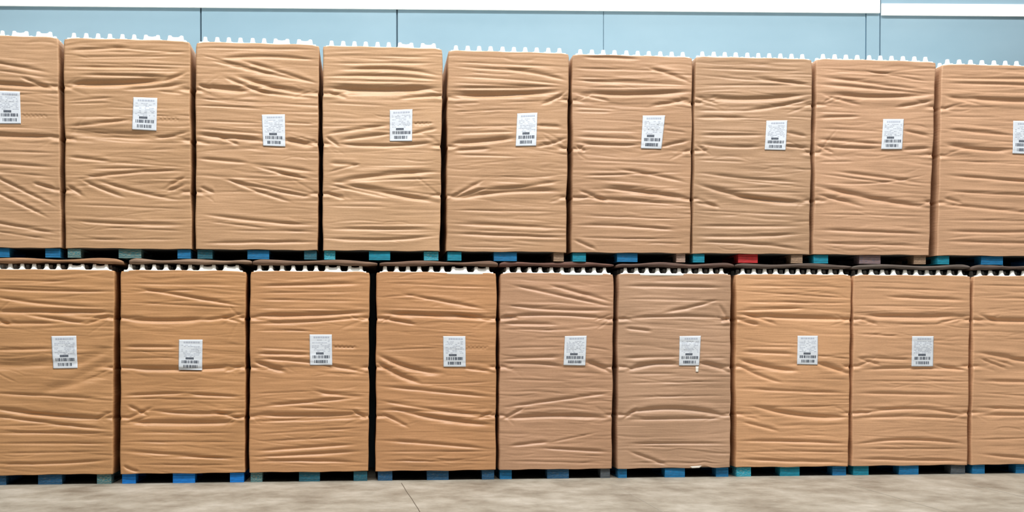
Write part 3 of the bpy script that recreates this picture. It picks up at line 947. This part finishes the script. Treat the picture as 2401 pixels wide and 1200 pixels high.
# ------------------------------------------------------------------ pallets
for i, (L, BL) in enumerate(zip(LOADS, BLOCKS)):
    up = L['row'] == 'U'
    z0 = Z_UP if up else Z_LP
    ht = (L['zb'] + SKIRT) - z0 - 0.0008          # deck top carries the load
    vis = L['zb'] - z0
    yf = L['y0'] + 0.018
    py = 609 if up else 1122
    xs_ = []
    for (a, b, p) in BL:
        xa, xb = unproj(a, py, yf)[0], unproj(b, py, yf)[0]
        xs_.append((xa, xb, p))
    lo, hi = L['X'][0] + 0.012, L['X'][1] - 0.012
    xs_[0] = (max(xs_[0][0], lo), xs_[0][1], xs_[0][2])
    xs_[2] = (xs_[2][0], min(xs_[2][1], hi), xs_[2][2])
    cx = (lo + hi) / 2
    root = empty('pallet', (cx, yf, z0), PAL_LABEL[i], 'pallet', 'block pallets under the upper row' if up else 'block pallets on the floor')
    tb, ts = 0.013, 0.017
    dlen = DEPTH - 0.05
    for (xa, xb, p) in xs_:
        mt = PAINT[p]
        xa, xb = xa - cx, xb - cx
        box('bottom_board', xa, xb, 0.001, dlen - 0.001, 0, tb, mt, root, 0.002)
        for k, yy in enumerate((0.0, dlen / 2 - 0.07, dlen - 0.14)):
            b_ = box('block', xa, xb, yy, yy + 0.14, tb, vis - ts + 0.002, mt, root, 0.003)
            if k == 0 and p in ('red', 'brown', 'pale', 'bright', 'vivid', 'slate'):
                b_['label'] = {'red': 'red painted block', 'brown': 'bare brown block', 'pale': 'pale bare wood block',
                               'bright': 'bright teal block', 'vivid': 'vivid blue block', 'slate': 'dark slate block'}[p]
        box('stringer_board', xa, xb, 0.001, dlen - 0.001, vis - ts + 0.002, vis + 0.002, mt, root, 0.002)
    nb = 7
    wb = 0.115
    for k in range(nb):
        yy = 0.012 + (dlen - 0.024 - wb) * k / (nb - 1)
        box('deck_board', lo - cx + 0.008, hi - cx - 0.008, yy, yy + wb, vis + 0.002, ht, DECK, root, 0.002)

# ------------------------------------------------------------------ warped brown cap boards on the lower loads
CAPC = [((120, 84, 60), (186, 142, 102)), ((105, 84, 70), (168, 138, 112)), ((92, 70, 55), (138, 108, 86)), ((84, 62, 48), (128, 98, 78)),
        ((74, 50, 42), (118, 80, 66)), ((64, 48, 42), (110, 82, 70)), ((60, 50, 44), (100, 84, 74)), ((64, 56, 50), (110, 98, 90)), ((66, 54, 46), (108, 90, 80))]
CAP_LABEL = [
 'light tan warped cap board cut off by the left edge, between the two rows',
 'grey-brown warped cap board on the lower load with the vivid blue blocks',
 'brown warped cap board on the third lower load from the left',
 'dark brown warped cap board below the pallet with bright teal blocks',
 'reddish dark cap board on the left one of the two dull grey-brown loads',
 'dark warped cap board on the right one of the two dull grey-brown loads',
 'dark cap board between the rows, just right of the red pallet block',
 'greyish dark cap board on the second lower load from the right',
 'dark cap board cut off by the right edge, between the two rows',
]
edges_cap = [(-30, 288), (302, 590), (592, 885), (890, 1168), (1172, 1440), (1446, 1722), (1726, 1998), (2000, 2276), (2280, 2552)]
for k in range(9):
    L = LOADS[9 + k]
    a, b = edges_cap[k]
    xa, xb = unproj(a, 620, 0)[0], unproj(b, 620, 0)[0]
    rs = np.random.RandomState(70 + k)
    nx, ny = 60, 14
    th = Z_UP - Z_CAP
    xs2 = np.linspace(xa, xb, nx)
    ys2 = np.linspace(0.016, DEPTH - 0.02, ny)
    U = np.linspace(0, 1, nx)
    ph = rs.uniform(0, 6, 4)
    # the sheet touches the knuckles below at its lows and the pallet above at its crests
    wave = 0.5 + 0.5 * np.sin(U * rs.uniform(9, 13) + ph[0]) * (0.75 + 0.25 * np.sin(U * 3 + ph[1]))
    under = 0.25 * (0.5 + 0.5 * np.sin(U * rs.uniform(7, 11) + ph[2])) + 0.04 * np.sin(U * 37 + ph[3])
    under -= under.min()
    topz = th * (0.64 + 0.36 * (wave - wave.min()) / (wave.max() - wave.min()))
    botz = th * np.clip(under, 0, 0.4)
    endt = np.clip(np.minimum(U, 1 - U) / 0.06, 0, 1) ** 0.6
    topz = botz + (topz - botz) * (0.55 + 0.45 * endt)
    V_ = []
    for z in (botz, topz):
        for j in range(ny):
            yw = 0.0
            jag = 0.004 * np.sin(U * 31 + ph[1]) if j == 0 else 0
            for q in range(nx):
                V_.append((xs2[q] - (xa + xb) / 2, ys2[j] + (jag[q] if j == 0 else 0), z[q]))
    n = nx * ny
    Q_ = [(a_, d_, c_, b_) for (a_, b_, c_, d_) in [(x_[0], x_[1], x_[2], x_[3]) for x_ in sheet_quads(nx, ny, n)]]
    Q_ += sheet_quads(nx, ny, 0)
    ring = [q for q in range(nx)] + [j * nx + nx - 1 for j in range(1, ny)] + [(ny - 1) * nx + q for q in range(nx - 2, -1, -1)] + [j * nx for j in range(ny - 2, 0, -1)]
    for p, q in zip(ring, ring[1:] + ring[:1]):
        Q_.append((p, q, q + n, p + n))
    me = np_mesh('cap_board', V_, Q_)
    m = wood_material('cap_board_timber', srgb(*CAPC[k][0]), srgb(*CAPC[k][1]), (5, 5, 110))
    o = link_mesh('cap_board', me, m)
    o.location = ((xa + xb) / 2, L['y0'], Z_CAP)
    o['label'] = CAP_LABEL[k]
    o['category'] = 'board'
    o['group'] = 'cap boards on the lower loads'
